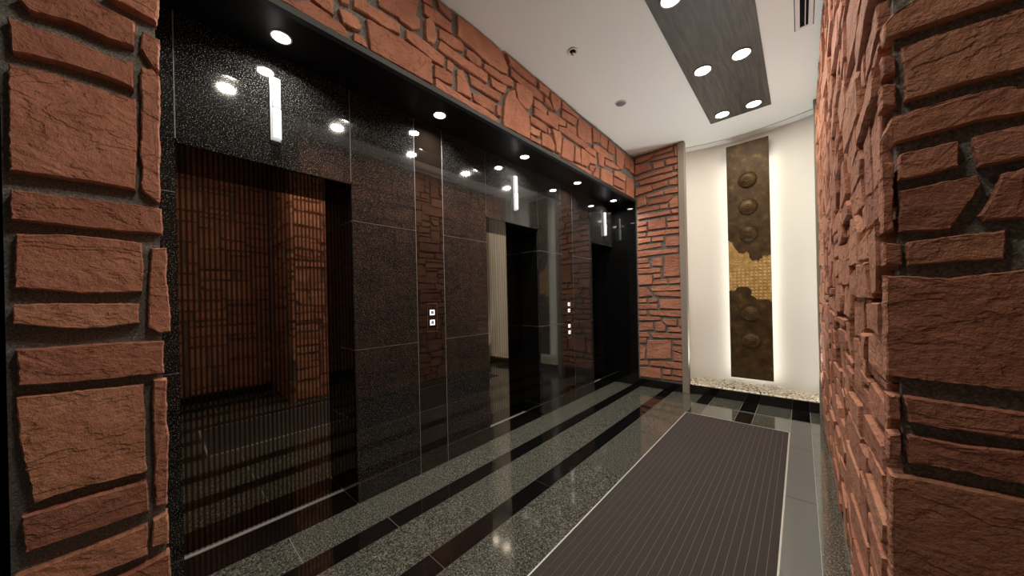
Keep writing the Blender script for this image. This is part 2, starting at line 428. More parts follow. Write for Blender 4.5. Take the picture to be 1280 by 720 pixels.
END_STONES = """-189.3,355.1 -161.6,355.6 -161.6,352.6 -170,347.9 -189.5,347.7
-160.4,355.8 -134.7,356.9 -135.8,351.4 -160.5,351.1
-133.6,356.5 -123.5,356.6 -123.8,340.6 -131.7,342
-168.8,347.6 -152.5,348.5 -133.8,348.4 -132.8,342.9 -152.6,343.8 -168.8,345.1
-189.6,345.2 -168.9,343.9 -165.6,332 -189.9,330.2
-163,342.2 -148.2,338.9 -147.3,331.5 -162.1,332.2
-144.8,340.2 -123.7,339.4 -123.5,331.4 -143.9,332.9
-133.1,329.6 -123.5,330.2 -123.7,322.3 -133.2,322.7
-190,326.5 -161,327.1 -136.3,328.3 -136.4,322.5 -158.8,322.8 -185.1,321.4 -190.1,320.9
-182.7,318.3 -147.5,319.7 -123.8,319.4 -123.9,314.3 -153.3,311.8 -182.8,312.1
-166.1,309.1 -144.4,310.6 -143.4,302.1 -163.9,300.6
-141.1,309.7 -123.9,312 -124.1,300.1 -141.2,302.7
-189.7,308.8 -167.2,308.8 -163.9,300 -177,299.5 -190,297.6
-146.9,296.5 -124.4,297.3 -124.4,289.2 -147,290.6
-174.7,295.9 -149.1,296.4 -149.2,290.5 -172.4,291.1
-188.2,293.4 -175.9,294.3 -173.8,280.3 -188.5,278.5
-171.3,286.5 -137.2,287.7 -137.3,283.6 -142.8,278.4 -172,279.3
-134,283.4 -123.9,284.6 -124.3,268.6 -140.8,268.6 -141.2,278.1
-188,275.9 -156.3,276 -156.5,270 -188.1,269.6
-154.6,276.2 -143.4,276.2 -143.6,269.2 -154.7,270.3
-187.9,266.5 -139.8,264.9 -139.9,260.2 -188.1,259.6
-138.7,265.8 -124.3,265.2 -124.5,258.9 -138.3,259.9
-145,255.6 -124,255.4 -124.1,249.1 -144.5,250.5
-144.6,248.1 -124.2,247.4 -124.4,238.8 -144.7,240.5
-172,256 -147.7,255.8 -146.9,240.9 -171.7,241.9
-188.4,255.9 -174.4,255.3 -174.5,250.4 -188.6,249.7
-188.6,247.2 -174.5,247.3 -174.1,241.1 -188.1,240.2
-172.9,237.8 -124.4,237.1 -124.5,230.3 -174.3,231.9
-188.6,238.4 -176,237.7 -176.1,232.2 -188.3,232.1
-188.4,230.2 -169,229.6 -169.1,223.2 -188.6,222.1
-166.6,228.9 -150.5,228.4 -150.7,222.5 -166.8,222.9
-147.6,226.5 -124.6,226.8 -124.9,212 -148.6,213.3
-188.6,219.6 -154.1,219.9 -153.7,213.9 -188.8,212.1
-188.8,210.2 -131.3,208.2 -131.4,203 -189,201.5
-128.6,209.6 -123.9,209.6 -124.1,202.1 -128.2,202.6
-149.5,199.7 -124.1,199.8 -124.2,168.9 -151.8,168.4
-167.9,197.4 -152.9,198.3 -153.2,184.4 -167.5,186.4
-189.1,199 -173.8,198.4 -173.3,191.9 -189.2,192.1
-189.2,190.8 -171,189.8 -171.1,184.3 -189.4,184.6
-189.4,182.7 -154.9,182.4 -155.6,175.2 -189.6,174.9
-166.1,172.6 -155.1,173.7 -155.2,167.8 -166.2,167.1
-189.6,172.7 -167.9,171.8 -168.7,158.5 -188.7,157.3
-166.9,160.8 -163.9,164.9 -146.3,164.5 -146.4,158 -167,157.8
-144.1,165 -124.5,164.7 -124.6,158.3 -144.2,157.9
-174.1,155.1 -125,154.4 -125.2,148 -168.4,147.5
-166.1,146.2 -125.5,146.1 -125.7,137.5 -160.4,140 -166.1,142.6
-188.8,153.8 -178.1,154.6 -169.1,140.8 -189.2,138.5
-189.2,136.5 -177,136.3 -177.1,130.9 -189.3,130.3
-174,136.3 -160.5,136 -160.6,130.7 -174.1,130.1
-158.2,134.5 -124.4,135.1 -124.7,120.2 -157.9,121.3
-189.4,128.1 -161,127.9 -162,120.7 -189.6,119.7
-189.2,117.7 -177,117.8 -177.1,112 -189.3,111.4
-173,117.8 -124.7,118.1 -124.9,109 -161.4,110.8 -173.1,112.1
-189.4,108.3 -157.6,108.3 -156.8,103.9 -189.5,102.6
-153.9,106 -134.6,106.1 -134.8,95.8 -148.5,96.2 -154,102
-131.6,106.5 -124.6,107.1 -124.8,95.2 -131.8,95.3
-189.2,99.3 -168.4,100.6 -167.3,88.4 -189.5,86.3
-165.5,99.6 -158.7,101.9 -150.4,95.2 -150.9,87.2 -164.8,87.5
-146.7,93.3 -124.9,93.3 -125,87.2 -147.2,86.8
-189.6,83.2 -176.7,84.5 -174.8,77.8 -189.7,76.9
-172.7,83.1 -124.5,84.7 -124.7,78 -168.9,77.2
-189.1,74.8 -177.9,75.6 -179,68.3 -189.3,67.1
-177,71.5 -143.4,75.2 -144,47.3 -178.6,43.6
-140.7,74 -123.9,75.2 -124,68.5 -140.8,69.2
-140.9,64.3 -124.1,65.7 -124.2,57.1 -141,60.3
-140.1,57.5 -124.3,54.2 -124.5,44.6 -140.4,44.8
-188.7,64.4 -180.2,59.9 -181.6,43.3 -189.2,41.4
-189.3,39.3 -176.7,39.7 -176.8,34.5 -189.4,33
-173.7,40 -124.5,43.7 -124.7,33.1 -173.8,33.9
-189.1,28.9 -159.3,30.6 -158.1,15.7 -189.4,15.2
-155.5,30.1 -144.3,30.6 -144.5,23.7 -155.3,23.1
-141.6,30.9 -124.4,32.2 -124.6,22.6 -142.3,24
-155.7,20.1 -124.6,21.1 -124.7,15.9 -155.8,15.7"""
PILLAR_STONES = """-29.6,243.6 -14.8,253.8 -11.3,251.5 -3.4,250.8 -4.1,240.7 -9.6,240 -16.7,241.3 -27.2,239.7
-11.2,256.9 -8.4,255.2 1.9,253.8 2.8,266.6
-2.2,248.7 2.5,247.7 2.3,235.3 -0,236.7 -2.5,241.7
-31,235.4 -26.5,235.3 -19.7,235.8 -10.9,234.2 -4.4,235 -4.5,224.4 -12.9,226 -25.1,225.3 -30.1,224.4
-31.1,220.2 -23.6,221.5 -15.3,220.8 -3.6,221.4 -4.5,185.4 -14,185.8 -31.2,185.3
-2.6,234.4 0.4,235 2.5,233.2 2.2,199.2 1.7,181.4 -0.8,183.1 -3.3,186.3
-31.3,179.5 -16.9,179.6 2.3,179.6 2.2,169.2 -15.1,168.9 -31.1,169.4
-30.7,165.3 -17.1,166.4 -3,165.4 -3.3,146 -17.3,145.4 -30.7,147.3
-1.1,163.4 3.2,163.9 3.8,130.1 1.1,129.4 -2.6,131.9
-31.2,142.1 -4.1,141.7 -4.2,133.9 -12.5,132.5 -23.1,133.6 -31.2,135.6
-30.9,127.2 2,126.4 1.8,113.6 -20.6,114.1 -30.2,115.8
-31.1,111.6 -3.6,110.2 -3.3,76.1 -16.4,76.7 -27.9,75.9 -30.8,98.8
-1.3,111.6 2.4,110.9 2.7,89.5 2,60.7 -1.2,61.7 -1.6,101.9
-30.7,72.9 -3.3,72.7 -2.9,61 -30.3,60.1
-32,53.6 -3.6,55.1 -3.3,44 -19.4,43.6 -32.1,43.8
-2.3,56.6 2,57.6 2.2,44.9 -2.4,46.3
-16,39.3 2.2,41.3 2.4,26.7 -16.1,29.3"""
RETURN_STONES = """16.9,205.6 16.9,209.1 18.9,211.2 23,213 38.1,208.6 38,203.9 32,204.2 22.9,204.6 17.2,204.8
20.2,201.7 25.5,201.7 38,201 37.8,187.5 33.6,188.1 20.1,187.8
16.7,201.1 18.9,200.4 18.9,195.9 16.9,196
16.5,193.6 19,193 19.2,187.2 16.4,187.4
17.9,184.5 20.1,184.8 29.1,185.5 35.6,185 37.7,183.7 37.7,178.2 30.6,178.5 18.2,177.6 16.7,181
19.2,174.8 23.7,175.1 28.4,175.1 28.3,169.1 24.4,168.3 18.8,168
30.3,175.3 37.7,175.8 37.6,168.1 30.7,168
19,165.5 24.7,165.9 31.1,166.6 31.6,164.6 30.3,161.1 28,156.1 27,154.4 18.7,154.7
33.8,165.8 37.5,166.5 37.4,155.5 31.4,155.5 30.6,156.8 32.3,160.6
15.9,173.6 18.5,172.6 18,155.7 15.6,155.2
20.1,152.3 27,153.1 34.3,153.1 34.3,146.5 20.2,146.3
15.9,152.9 19.5,152 19.5,146.5 15.8,146.6
15.8,144.3 26.8,142.8 32.3,143.7 37.3,144.2 36.9,117.2 24.4,117.3 15.8,117.6
19.2,113 26.4,112.8 36.9,112.6 36.8,106.4 19.6,106.4
15.9,113 18.8,113.1 18.6,106.5 15.9,106.5
19.7,103.2 28,103.3 36.8,104.1 36.7,96.7 19.7,96.1
16.3,102.6 18.5,103.2 18.4,96.9 16.1,95.5
15.4,92.6 26.4,93.1 36.6,93.4 36.4,72.7 14.9,59.8"""

# ================================================================== THE SETTING
# ---- floor: striped stone tiles on a grout bed
floor = struct(boxes('floor', [(-3.0, 1.45, YBACK, 5.75, -0.10, -0.004)], GROUT), 'striped floor of polished grey granite and black stone tiles')
strips = [(-2.31, -2.02, 0), (-2.02, -1.876, 1), (-1.876, -1.55, 0), (-1.55, -1.405, 1), (-1.405, -1.05, 0), (-1.05, -0.90, 1), (-0.90, -0.575, 0),
          (-0.575, -0.42, 1), (-0.42, -0.102, 0), (-0.102, 0.057, 1), (0.057, 0.205, 0)]
wide = [(0.205, 0.39, 0), (0.39, 0.54, 1), (0.54, 0.86, 0), (0.86, 1.01, 1), (1.01, 1.35, 0)]
MAT = (-1.05, -0.102, 0.3, 4.235)
G = 0.0019
def tile(x0, x1, y0, y1, black):
    slab('tile', (x0 + G, x1 - G, y0 + G, y1 - G, -0.02, 0), FLOORBLACK if black else FLOORGREY, floor)
for (x0, x1, blk) in strips + wide:
    far = 5.09 if x0 < 0.2 else YR + 0.03
    cuts = [YBACK] + [c for c in [(0.99 if blk else 0.512) + 0.952 * k for k in range(-4, 6)]] + [far]
    if -1.06 < x0 < 0.1: cuts += [4.63]
    undermat = x0 > MAT[0] - 0.01 and x1 < MAT[1] + 0.01
    if undermat: cuts += [MAT[2], MAT[3]]
    if -1.06 < x0 < 0.1: cuts = [c for c in cuts if not 4.1 < c < 4.6 or abs(c - MAT[3]) < 1e-6 or not undermat]
    cuts = sorted(c for c in set(cuts) if YBACK <= c <= far)
    for a, b in zip(cuts, cuts[1:]):
        if b - a < 0.02 or (undermat and a > MAT[2] - 0.01 and b < MAT[3] + 0.01): continue
        tile(x0, x1, a, b, blk)
for (a, b) in OPEN: tile(XD + 0.02, XG, a, b, 1)

# ---- ceiling
ceiling = struct(boxes('ceiling', [(-3.0, 1.45, YBACK, 5.8, ZC, ZC + 0.08)], CEILPAINT), 'smooth warm white plaster ceiling')

# ---- left wall: black granite panels with three lift openings
piers = [(-0.33, OPEN[0][0]), (OPEN[0][1], OPEN[1][0]), (OPEN[1][1], OPEN[2][0])]
bl = [(-3.0, XG - 0.003, a + 0.004, b - 0.004, 0, ZS) for a, b in piers]
bl += [(-3.0, XG - 0.003, a - 0.03, b + 0.03, ZL + 0.022, ZS) for a, b in OPEN]
bl += [(-3.02, -2.95, -0.33, 5.4, 0, ZS)]
wall_left = struct(boxes('wall_left', bl, JOINT), 'lift wall clad in speckled black granite panels')
ROWS = [0.0, 0.14, 1.069, 1.973, ZS]
g = 0.0024
def panel(x0, x1, y0, y1, z0, z1, m, gy=g):
    slab('panel', (x0, x1, y0 + gy, y1 - gy, z0 + g, z1 - g), m, wall_left)
cols = [(-0.33, 0.077, 0), (0.921, 1.42, 0), (1.42, 1.69, 2), (1.69, 2.209, 0), (3.053, 3.56, 0), (3.56, 3.83, 2), (3.83, 4.37, 0)]
for (a, b, k) in cols:
    if k == 2: panel(XG - 0.021, XG - 0.001, a, b, 0, ZS, GLASSBLACK)
    else:
        for z0, z1 in zip(ROWS, ROWS[1:]): panel(XG - 0.02, XG, a, b, z0, z1, GRANITE)
for i, (a, b) in enumerate(OPEN):
    panel(XG - 0.02, XG, a, b, ZL, ZS, GRANITE)
    # linings of the opening: head and the two jambs
    slab('head_lining', (XD - 0.03, XG - 0.0216, a, b, ZL, ZL + 0.02), BLACKSTONE, wall_left)
    for z0, z1 in zip([0.0, 0.14, 1.069, 1.973], [0.14, 1.069, 1.973, ZL]):
        slab('jamb_lining', (XD - 0.03, XG - 0.0216, a - 0.02, a, z0 + g, z1 - g), BLACKSTONE, wall_left)
        if i < 2: slab('jamb_lining', (XD - 0.03, XG - 0.0216, b, b + 0.02, z0 + g, z1 - g), BLACKSTONE, wall_left)

# ---- lift doors
for i, (a, b) in enumerate(OPEN):
    d = empty('door_%d' % (i + 1), (XD, (a + b) / 2, 0))
    struct(d, ['closed lift door of ribbed black mirror steel nearest the camera', 'closed lift door of black mirror steel between the two call panels', 'closed lift door of black mirror steel beside the stone end wall'][i])
    mid = (a + b) / 2 if i < 2 else 4.37 + 0.422
    for (p, q) in ((a - 0.012, mid - 0.0012), (mid + 0.0012, b + 0.012 if i < 2 else b + 0.01)):
        o = slab('door_panel', (XD - 0.035, XD, p, q, 0.006, ZL + 0.012), DOORMETAL); o.location = Vector(o.location) - Vector(d.location); o.parent = d
    o = slab('door_sill', (XD, XD + 0.018, a + 0.002, b - 0.002, -0.018, 0.004), SILL); o.location = Vector(o.location) - Vector(d.location); o.parent = d

# ---- stone band above the lifts, with the soffit under it
PX = XB - 0.03
bandw = struct(boxes('wall_left_upper', [(-3.0, PX, -0.33, YE + 0.03, ZS + 0.012, ZC)], MORTAR), 'band of red sandstone rubble above the black lift wall')
placeL = lambda u, v, d: (PX + d, u, v)
placeE = lambda u, v, d: (u, YE + 0.03 - d, v)
placeR = lambda u, v, d: (XR + 0.035 - d, u, v)
placeT = lambda u, v, d: (u, YR + 0.035 - d, v)
placeW = lambda u, v, d: (XR2 - d, u, v)
def bbox(p): return min(q[0] for q in p), max(q[0] for q in p), min(q[1] for q in p), max(q[1] for q in p)
def free(p, others, m=0.006):
    a = bbox(p)
    return all(a[1] < b[0] + m or a[0] > b[1] - m or a[3] < b[2] + m or a[2] > b[3] - m for b in others)
band = [[(u, min(max(v, ZS + 0.035), ZC - 0.008)) for u, v in p] for p in parse(BAND_STONES)]
bb = [bbox(p) for p in band]
for p in band: add_stone(bandw, p, placeL, RNG.uniform(0.022, 0.036), STONE_X, tilt=0.005)
for p in rubble(0.06, 1.45, ZS + 0.03, ZC - 0.004, 0.055, 0.05, 0.026, seed=5):
    if free(p, bb): add_stone(bandw, p, placeL, RNG.uniform(0.02, 0.036), STONE_X, seg=0.08)
struct(boxes('ceiling_soffit', [(XG - 0.02, XB - 0.03, -0.02, YE + 0.03, ZS, ZS + 0.014)], SOFFITMAT), 'black lacquered soffit running along above the lift doors')
struct(boxes('trim_1', [(XB - 0.034, XB + 0.004, 0.03, YE, ZS - 0.004, ZS + 0.03)], DARKMETAL), 'dark metal angle along the lower edge of the stone band')

# ---- left pillar (same plane as the band)
pill = struct(boxes('wall_left_pillar', [(-2.30, PX + 0.004, -0.33, 0.014, 0, ZS + 0.01)], MORTAR), 'near pillar of large split-faced red sandstone blocks at the left')
pl = parse(PILLAR_STONES); pb = [bbox(p) for p in pl]
for p in pl: add_stone(pill, p, placeL, RNG.uniform(0.032, 0.044), STONE_X, seg=0.013, jit=0.0022, rim=0.005, tilt=0.004)
for p in rubble(-0.325, 0.035, 0.0, 0.30, 0.09, 0.075, 0.03, 4, 3, seed=3) + rubble(-0.325, 0.035, 2.60, ZC - 0.01, 0.09, 0.075, 0.03, 4, 3, seed=4):
    if free(p, pb): add_stone(pill if bbox(p)[3] < ZS else bandw, p, placeL, RNG.uniform(0.028, 0.042), STONE_X, seg=0.05)
struct(boxes('wall_left_near', [(-3.0, XB + 0.01, YBACK, -0.345, 0, ZC)], BLACKSTONE), 'dark polished wall beside the camera')

# ---- end wall: black stone return under the soffit, rubble, niche
wall_end = struct(boxes('wall_end', [(-3.0, -1.262, YE + 0.03, YE + 0.14, 0, ZC), (0.20, 1.4, YE + 0.06, YE + 0.14, 0, ZC)], MORTAR), 'end wall of red sandstone rubble beside the lit niche')
for z0, z1 in zip([0.0, 1.069, 1.973], [1.069, 1.973, ZS]):
    slab('panel', (XD - 0.03, XB - 0.012, YE + 0.004, YE + 0.028, z0 + g, z1 - g), BLACKSTONE, wall_end)
for p in parse(END_STONES):
    add_stone(wall_end, [(min(u, -1.262), min(max(v, 0.125), ZC - 0.008)) for u, v in p], placeE, RNG.uniform(0.024, 0.036), STONE_Y, tilt=0.004, jit=0.003)
struct(boxes('baseboard_end', [(XB - 0.006, -1.262, YE - 0.006, YE + 0.03, 0.0005, 0.115)], BLACKSTONE), 'black stone baseboard under the end wall rubble')
struct(slab('trim_2', (-1.285, -1.20, YE - 0.012, YE + 0.075, 0.0005, ZC - 0.0005), FRAMEPAINT, bevel=0.004), 'beige post framing the left side of the niche')
struct(slab('trim_3', (0.14, 0.215, YE - 0.012, YE + 0.06, 0.0005, ZC - 0.0005), FRAMEPAINT, bevel=0.004), 'beige post framing the right side of the niche')
NY = lambda x: 5.57 - 0.25 * (x + 0.6) ** 2
xs = [-1.32 + 1.56 * i / 40 for i in range(41)]
v, f = [], []
for x in xs:
    for dy in (0, 0.04):
        for z in (0, ZC): v.append((x, NY(x) + dy, z))
for i in range(40):
    k = 4 * i; f += [(k, k + 4, k + 5, k + 1), (k + 2, k + 3, k + 7, k + 6)]
niche = struct(mesh('wall_niche', v, f, NICHEPAINT, smooth=True), 'gently curved cream plaster back wall of the niche')
struct(boxes('wall_niche_sides', [(-1.33, -1.287, YE + 0.07, 5.55, 0, ZC), (0.217, 0.26, YE + 0.06, 5.55, 0, ZC)], NICHEPAINT), 'cream side cheeks of the niche')
v, f = [], []
for x in xs:
    y1 = NY(x); y0 = y1 - 0.145
    v += [(x, y0, ZC - 0.0002), (x, y0, ZC - 0.012), (x, y1, ZC - 0.012)]
for i in range(40):
    k = 3 * i; f += [(k, k + 3, k + 4, k + 1), (k + 1, k + 4, k + 5, k + 2)]
struct(mesh('trim_4', v, f, WHITE), 'curved white cornice strip where niche wall meets ceiling')
struct(boxes('trim_5', [(-1.20, 0.14, YE + 0.03, YE + 0.06, 0.0005, 0.124), (-1.285, 0.215, YE + 0.06, 5.58, 0.0005, 0.10)], BLACKSTONE), 'black stone kerb along the foot of the niche')

# ---- right wall, its return and the wall of the wider part
wall_right = struct(boxes('wall_right', [(XR + 0.035, XR + 0.25, YR + 0.1, YE + 0.1, 0, ZC)], MORTAR), 'long right wall of red sandstone rubble')
st = rubble(YR + 0.035, YE - 0.015, 0.03, ZC - 0.004, 0.062, 0.054, 0.021, 7, 4, seed=11, wild=1.7)
st.sort(key=lambda p: math.hypot(sum(q[0] for q in p) / len(p), 0.6 * (sum(q[1] for q in p) / len(p) - 1.4)))
rest_v, rest_f = [], []
for i, p in enumerate(st):
    th = 0.035 + RNG.choice((-0.010, -0.006, -0.002, 0.001, 0.003, 0.006))
    if i < 300: add_stone(wall_right, p, placeR, th, STONE_X, tilt=0.005, seg=0.05, jit=0.004)
    else:
        a, b = stone_mesh(p, placeR, th, tilt=0.005, seg=0.06, jit=0.004); k = len(rest_v); rest_v += a; rest_f += [tuple(k + j for j in q) for q in b]
if rest_f: tag(mesh('stone_rubble', rest_v, rest_f, STONE_X, wall_right), kind='stuff')
wall_return = struct(boxes('wall_right_return', [(XR + 0.030, XR2 + 0.2, YR + 0.020, YR + 0.2, 0, ZC)], MORTAR), 'near corner of large split-faced red sandstone blocks at the right')
rs = parse(RETURN_STONES); rb = [bbox(p) for p in rs]
for p in rs: add_stone(wall_return, [(max(u, XR + 0.002), v) for u, v in p], placeT, RNG.uniform(0.030, 0.038), STONE_Y, seg=0.010, jit=0.0016, rim=0.004, tilt=0.003)
for p in rubble(XR, XR2 - 0.03, 0.0, ZC - 0.004, 0.075, 0.075, 0.03, 6, 5, seed=8):
    if free(p, rb): add_stone(wall_return, p, placeT, RNG.uniform(0.028, 0.042), STONE_Y, seg=0.06)
wall_wide = struct(boxes('wall_right_near', [(XR2, XR2 + 0.2, YBACK, YR + 0.04, 0, ZC)], MORTAR), 'rubble wall of the wider part beside the camera')
for p in rubble(-1.3, YR - 0.02, 0.12, ZC - 0.004, 0.075, 0.075, 0.028, 6, 4, seed=21):
    add_stone(wall_wide, p, placeW, RNG.uniform(0.024, 0.04), STONE_X, seg=0.09)
struct(boxes('baseboard_right_near', [(XR2 - 0.05, XR2, YBACK, YR, 0.0005, 0.11)], BLACKSTONE), 'black baseboard of the wider part beside the camera')
struct(boxes('baseboard_right', [(XR + 0.005, XR + 0.036, YR, YE, 0.0005, 0.022)], STEEL), 'narrow pale metal skirting at the foot of the right wall')
struct(boxes('wall_back', [(-3.0, XR2 + 0.2, YBACK - 0.1, YBACK, 0, ZC)], BACKPAINT), 'plain beige wall behind the camera')

# ================================================================== THINGS
# ---- downlights
def spot(name, parent, watts, deg, blend, col, radius, loc=(0, 0, -0.012), rot=(0, 0, 0)):
    ld = bpy.data.lights.new(name, 'SPOT'); ld.energy = watts; ld.spot_size = math.radians(deg); ld.spot_blend = blend; ld.color = col
    ld.shadow_soft_size = radius
    o = link(name, ld, parent, loc); o.rotation_euler = rot; return o
def disc_lamp(name, parent, watts, r, col, spread):
    ld = bpy.data.lights.new(name, 'AREA'); ld.shape = 'DISK'; ld.size = 2 * r; ld.energy = watts; ld.color = col; ld.spread = math.radians(spread)
    return link(name, ld, parent, (0, 0, -0.0065))
def downlight(name, r, material, ring_mat, z):
    t = empty(name, (0, 0, z))
    lathe('trim_ring', [(r * 1.02, 0.004), (r * 1.02, -0.003), (r * 1.10, -0.006), (r * 1.24, -0.004), (r * 1.24, 0.004)], ring_mat, t)
    lathe('lamp_lens', [(r, 0.003), (r, -0.001), (r * 0.6, -0.0025), (0, -0.003)], material, t, smooth=False)
    return t
dl = downlight('soffit_downlight', 0.042, LAMPCOOL, WHITE, ZS - 0.001)
disc_lamp('lamp_beam', dl, SOFFIT_BEAM * 0.5, 0.04, (1.0, 0.95, 0.90), 150)
words = ['round white downlight in the black soffit, nearest the left stone pillar', 'second soffit downlight from the left pillar, above the first call panel',
         'third soffit downlight from the left pillar, above the middle lift', 'fourth soffit downlight from the left pillar, above the far call panels',
         'farthest soffit downlight, above the last lift by the end wall']
for i, y in enumerate((0.487, 1.54, 2.60, 3.665, 4.74)):
    o = dl if i == 0 else copy_tree(dl)
    o.location = (-2.12, y, ZS - 0.001); tag(o, words[i], 'downlight', 'downlights in the black soffit')
cpanel = slab('ceiling_panel', (-0.822, -0.218, -2.2, 4.80, ZC - 0.012, ZC - 0.0004), WOOD)
tag(cpanel, 'long dark stained wood panel set with downlights on the ceiling', 'ceiling panel')
dl = downlight('ceiling_downlight', 0.066, LAMPWARM, RINGMETAL, ZC - 0.0135)
disc_lamp('lamp_beam', dl, CEILING_BEAM * 0.5, 0.062, (1.0, 0.92, 0.80), 180)
pos = ['nearest the niche', 'in the second row from the niche', 'in the third row from the niche', 'in the fourth row from the niche', 'in the fifth row from the niche', 'in the sixth row from the niche', 'in the seventh row from the niche']
first = True
for r_, y in enumerate((4.643, 3.604, 2.575, 1.54, 0.505)):
    for s_, x in enumerate((-0.675, -0.367)):
        o = dl if first else copy_tree(dl); first = False
        o.location = (x, y, ZC - 0.0135)
        tag(o, 'warm ceiling downlight %s, %s' % (pos[r_], ('on the lift side', 'on the right wall side')[s_]), 'downlight', 'downlights in the wood ceiling panel')
# ---- ceiling fittings
t = empty('sprinkler', (-1.475, 2.52, ZC - 0.0005))
lathe('escutcheon', [(0.047, 0), (0.047, -0.006), (0.040, -0.010), (0.026, -0.004), (0.026, 0)], WHITE, t)
lathe('recess_cup', [(0.026, -0.001), (0.026, -0.005), (0.0, -0.004)], BLACK, t)
lathe('deflector', [(0.006, -0.003), (0.006, -0.022), (0.017, -0.024), (0.017, -0.027), (0, -0.027)], STEEL, t, n=16)
tag(t, 'small round sprinkler head with bright centre on the white ceiling', 'sprinkler')
t = empty('ceiling_speaker', (-1.484, 3.57, ZC - 0.0005))
lathe('rim', [(0.062, 0), (0.062, -0.006), (0.055, -0.009), (0.051, -0.004), (0.051, 0)], WHITE, t)
lathe('grille', [(0.051, -0.002), (0.050, -0.006), (0, -0.009)], GREYPLASTIC, t)
tag(t, 'round grey ceiling speaker between the sprinkler and the end wall', 'speaker')
t = empty('ceiling_hatch', (-1.44, 1.434, ZC - 0.0005))
q = 0.23
boxes('gap', [(-q, q, -q, -q + .006, -.0015, 0), (-q, q, q - .006, q, -.0015, 0), (-q, -q + .006, -q + .006, q - .006, -.0015, 0), (q - .006, q, -q + .006, q - .006, -.0015, 0)], BLACK, t)
boxes('lid', [(-q + .006, q - .006, -q + .006, q - .006, -.003, 0)], CEILPAINT, t)
tag(t, 'square flush access hatch in the white ceiling', 'hatch')
t = empty('air_diffuser', (0.056, 3.0, ZC - 0.0005))
boxes('frame', [(-.054, -.026, -.63, .63, -.008, 0), (.026, .054, -.63, .63, -.008, 0), (-.026, .026, .60, .63, -.008, 0), (-.026, .026, -.63, -.60, -.008, 0)], WHITE, t)
boxes('shadow_gap', [(-.059, -.054, -.635, .635, -.0025, 0), (.054, .059, -.635, .635, -.0025, 0), (-.054, .054, .63, .635, -.0025, 0), (-.054, .054, -.635, -.63, -.0025, 0)], BLACK, t)
boxes('slot', [(-.026, .026, -.60, .60, -.002, 0)], BLACK, t)
boxes('vane', [(.004, .009, -.60, .60, -.006, -.002)], WHITE, t)
tag(t, 'long slot air diffuser in a white frame beside the right stone wall', 'air vent')
# ---- hall lanterns above the doors
t = empty('hall_lantern', (XG, 0.495, 2.56))
slab('back_plate', (0.0005, 0.010, -0.030, 0.022, -0.192, 0.184), STEEL, t, bevel=0.002)
slab('upper_lens', (0.010, 0.032, -0.020, 0.020, 0.002, 0.178), LANTERNDIM, t, bevel=0.004)
slab('lower_lens', (0.010, 0.038, -0.022, 0.021, -0.186, -0.002), LANTERNGLOW, t, bevel=0.006)
lw = ['white lit hall lantern above the nearest lift door', 'white lit hall lantern above the middle lift door', 'white lit hall lantern above the farthest lift door']
for i, y in enumerate((0.495, 2.645, 4.79)):
    o = t if i == 0 else copy_tree(t); o.location = (XG, y, 2.56); tag(o, lw[i], 'lantern', 'hall lanterns above the lift doors')
# ---- call panels
t = empty('call_panel', (XG, 1.554, 1.262))
slab('face_plate', (-0.0005, 0.003, -0.046, 0.046, -0.116, 0.116), GLASSBLACK, t)
boxes('rim', [(-.0005, .005, -.049, -.046, -.119, .119), (-.0005, .005, .046, .049, -.119, .119), (-.0005, .005, -.046, .046, -.119, -.116), (-.0005, .005, -.046, .046, .116, .119)], STEEL, t)
for z in (0.042, -0.042):
    b = boxes('button', [(.003, .007, -.022, -.013, -.022, .022), (.003, .007, .013, .022, -.022, .022), (.003, .007, -.013, .013, -.022, -.013), (.003, .007, -.013, .013, .013, .022)], BUTTONGLOW, t)
    b.location = (0, 0, z)
    c = boxes('button_cap', [(.003, .0055, -.013, .013, -.013, .013)], GREYPLASTIC, b)
    sg = 1 if z > 0 else -1
    mesh('arrow', [(.0062, -.006, -.004 * sg), (.0062, .006, -.004 * sg), (.0062, 0, .006 * sg), (.0050, -.006, -.004 * sg), (.0050, .006, -.004 * sg), (.0050, 0, .006 * sg)],
         [(0, 1, 2), (3, 5, 4), (0, 3, 4, 1), (1, 4, 5, 2), (2, 5, 3, 0)], WHITE, b)
tag(t, 'lift call panel with two lit square buttons between first and middle lift', 'call panel', 'lift call panels')
for (z, s) in ((1.275, 'upper of the two call panels between middle and far lift'), (0.985, 'lower of the two call panels between middle and far lift')):
    o = copy_tree(t); o.location = (XG, 3.695, z); tag(o, s, 'call panel', 'lift call panels')

# ---- art panel in the niche
AY0, AY1 = 5.42, 5.455
def prism_y(name, poly, y0, y1, m, parent):
    n = len(poly); v = [(x, y0, z) for x, z in poly] + [(x, y1, z) for x, z in poly]
    f = [tuple(range(n)), tuple(range(2 * n - 1, n - 1, -1))] + [(i, (i + 1) % n, n + (i + 1) % n, n + i) for i in range(n)]
    return mesh(name, v, f, m, parent)
XA, XZ, Z0, Z1 = -0.751, -0.282, 0.239, 3.475
topcut = [(-0.752, 2.158), (-0.71, 2.14), (-0.691, 2.084), (-0.661, 2.033), (-0.634, 1.98), (-0.58, 1.961), (-0.544, 1.986), (-0.512, 1.953), (-0.513, 1.896), (-0.476, 1.853), (-0.417, 1.848), (-0.385, 1.872), (-0.372, 1.913), (-0.322, 1.897), (-0.297, 1.911)]
botcut = [(-0.741, 1.449), (-0.683, 1.446), (-0.662, 1.487), (-0.602, 1.506), (-0.527, 1.482), (-0.492, 1.44), (-0.505, 1.386), (-0.45, 1.343), (-0.4, 1.31), (-0.357, 1.329), (-0.304, 1.287)]
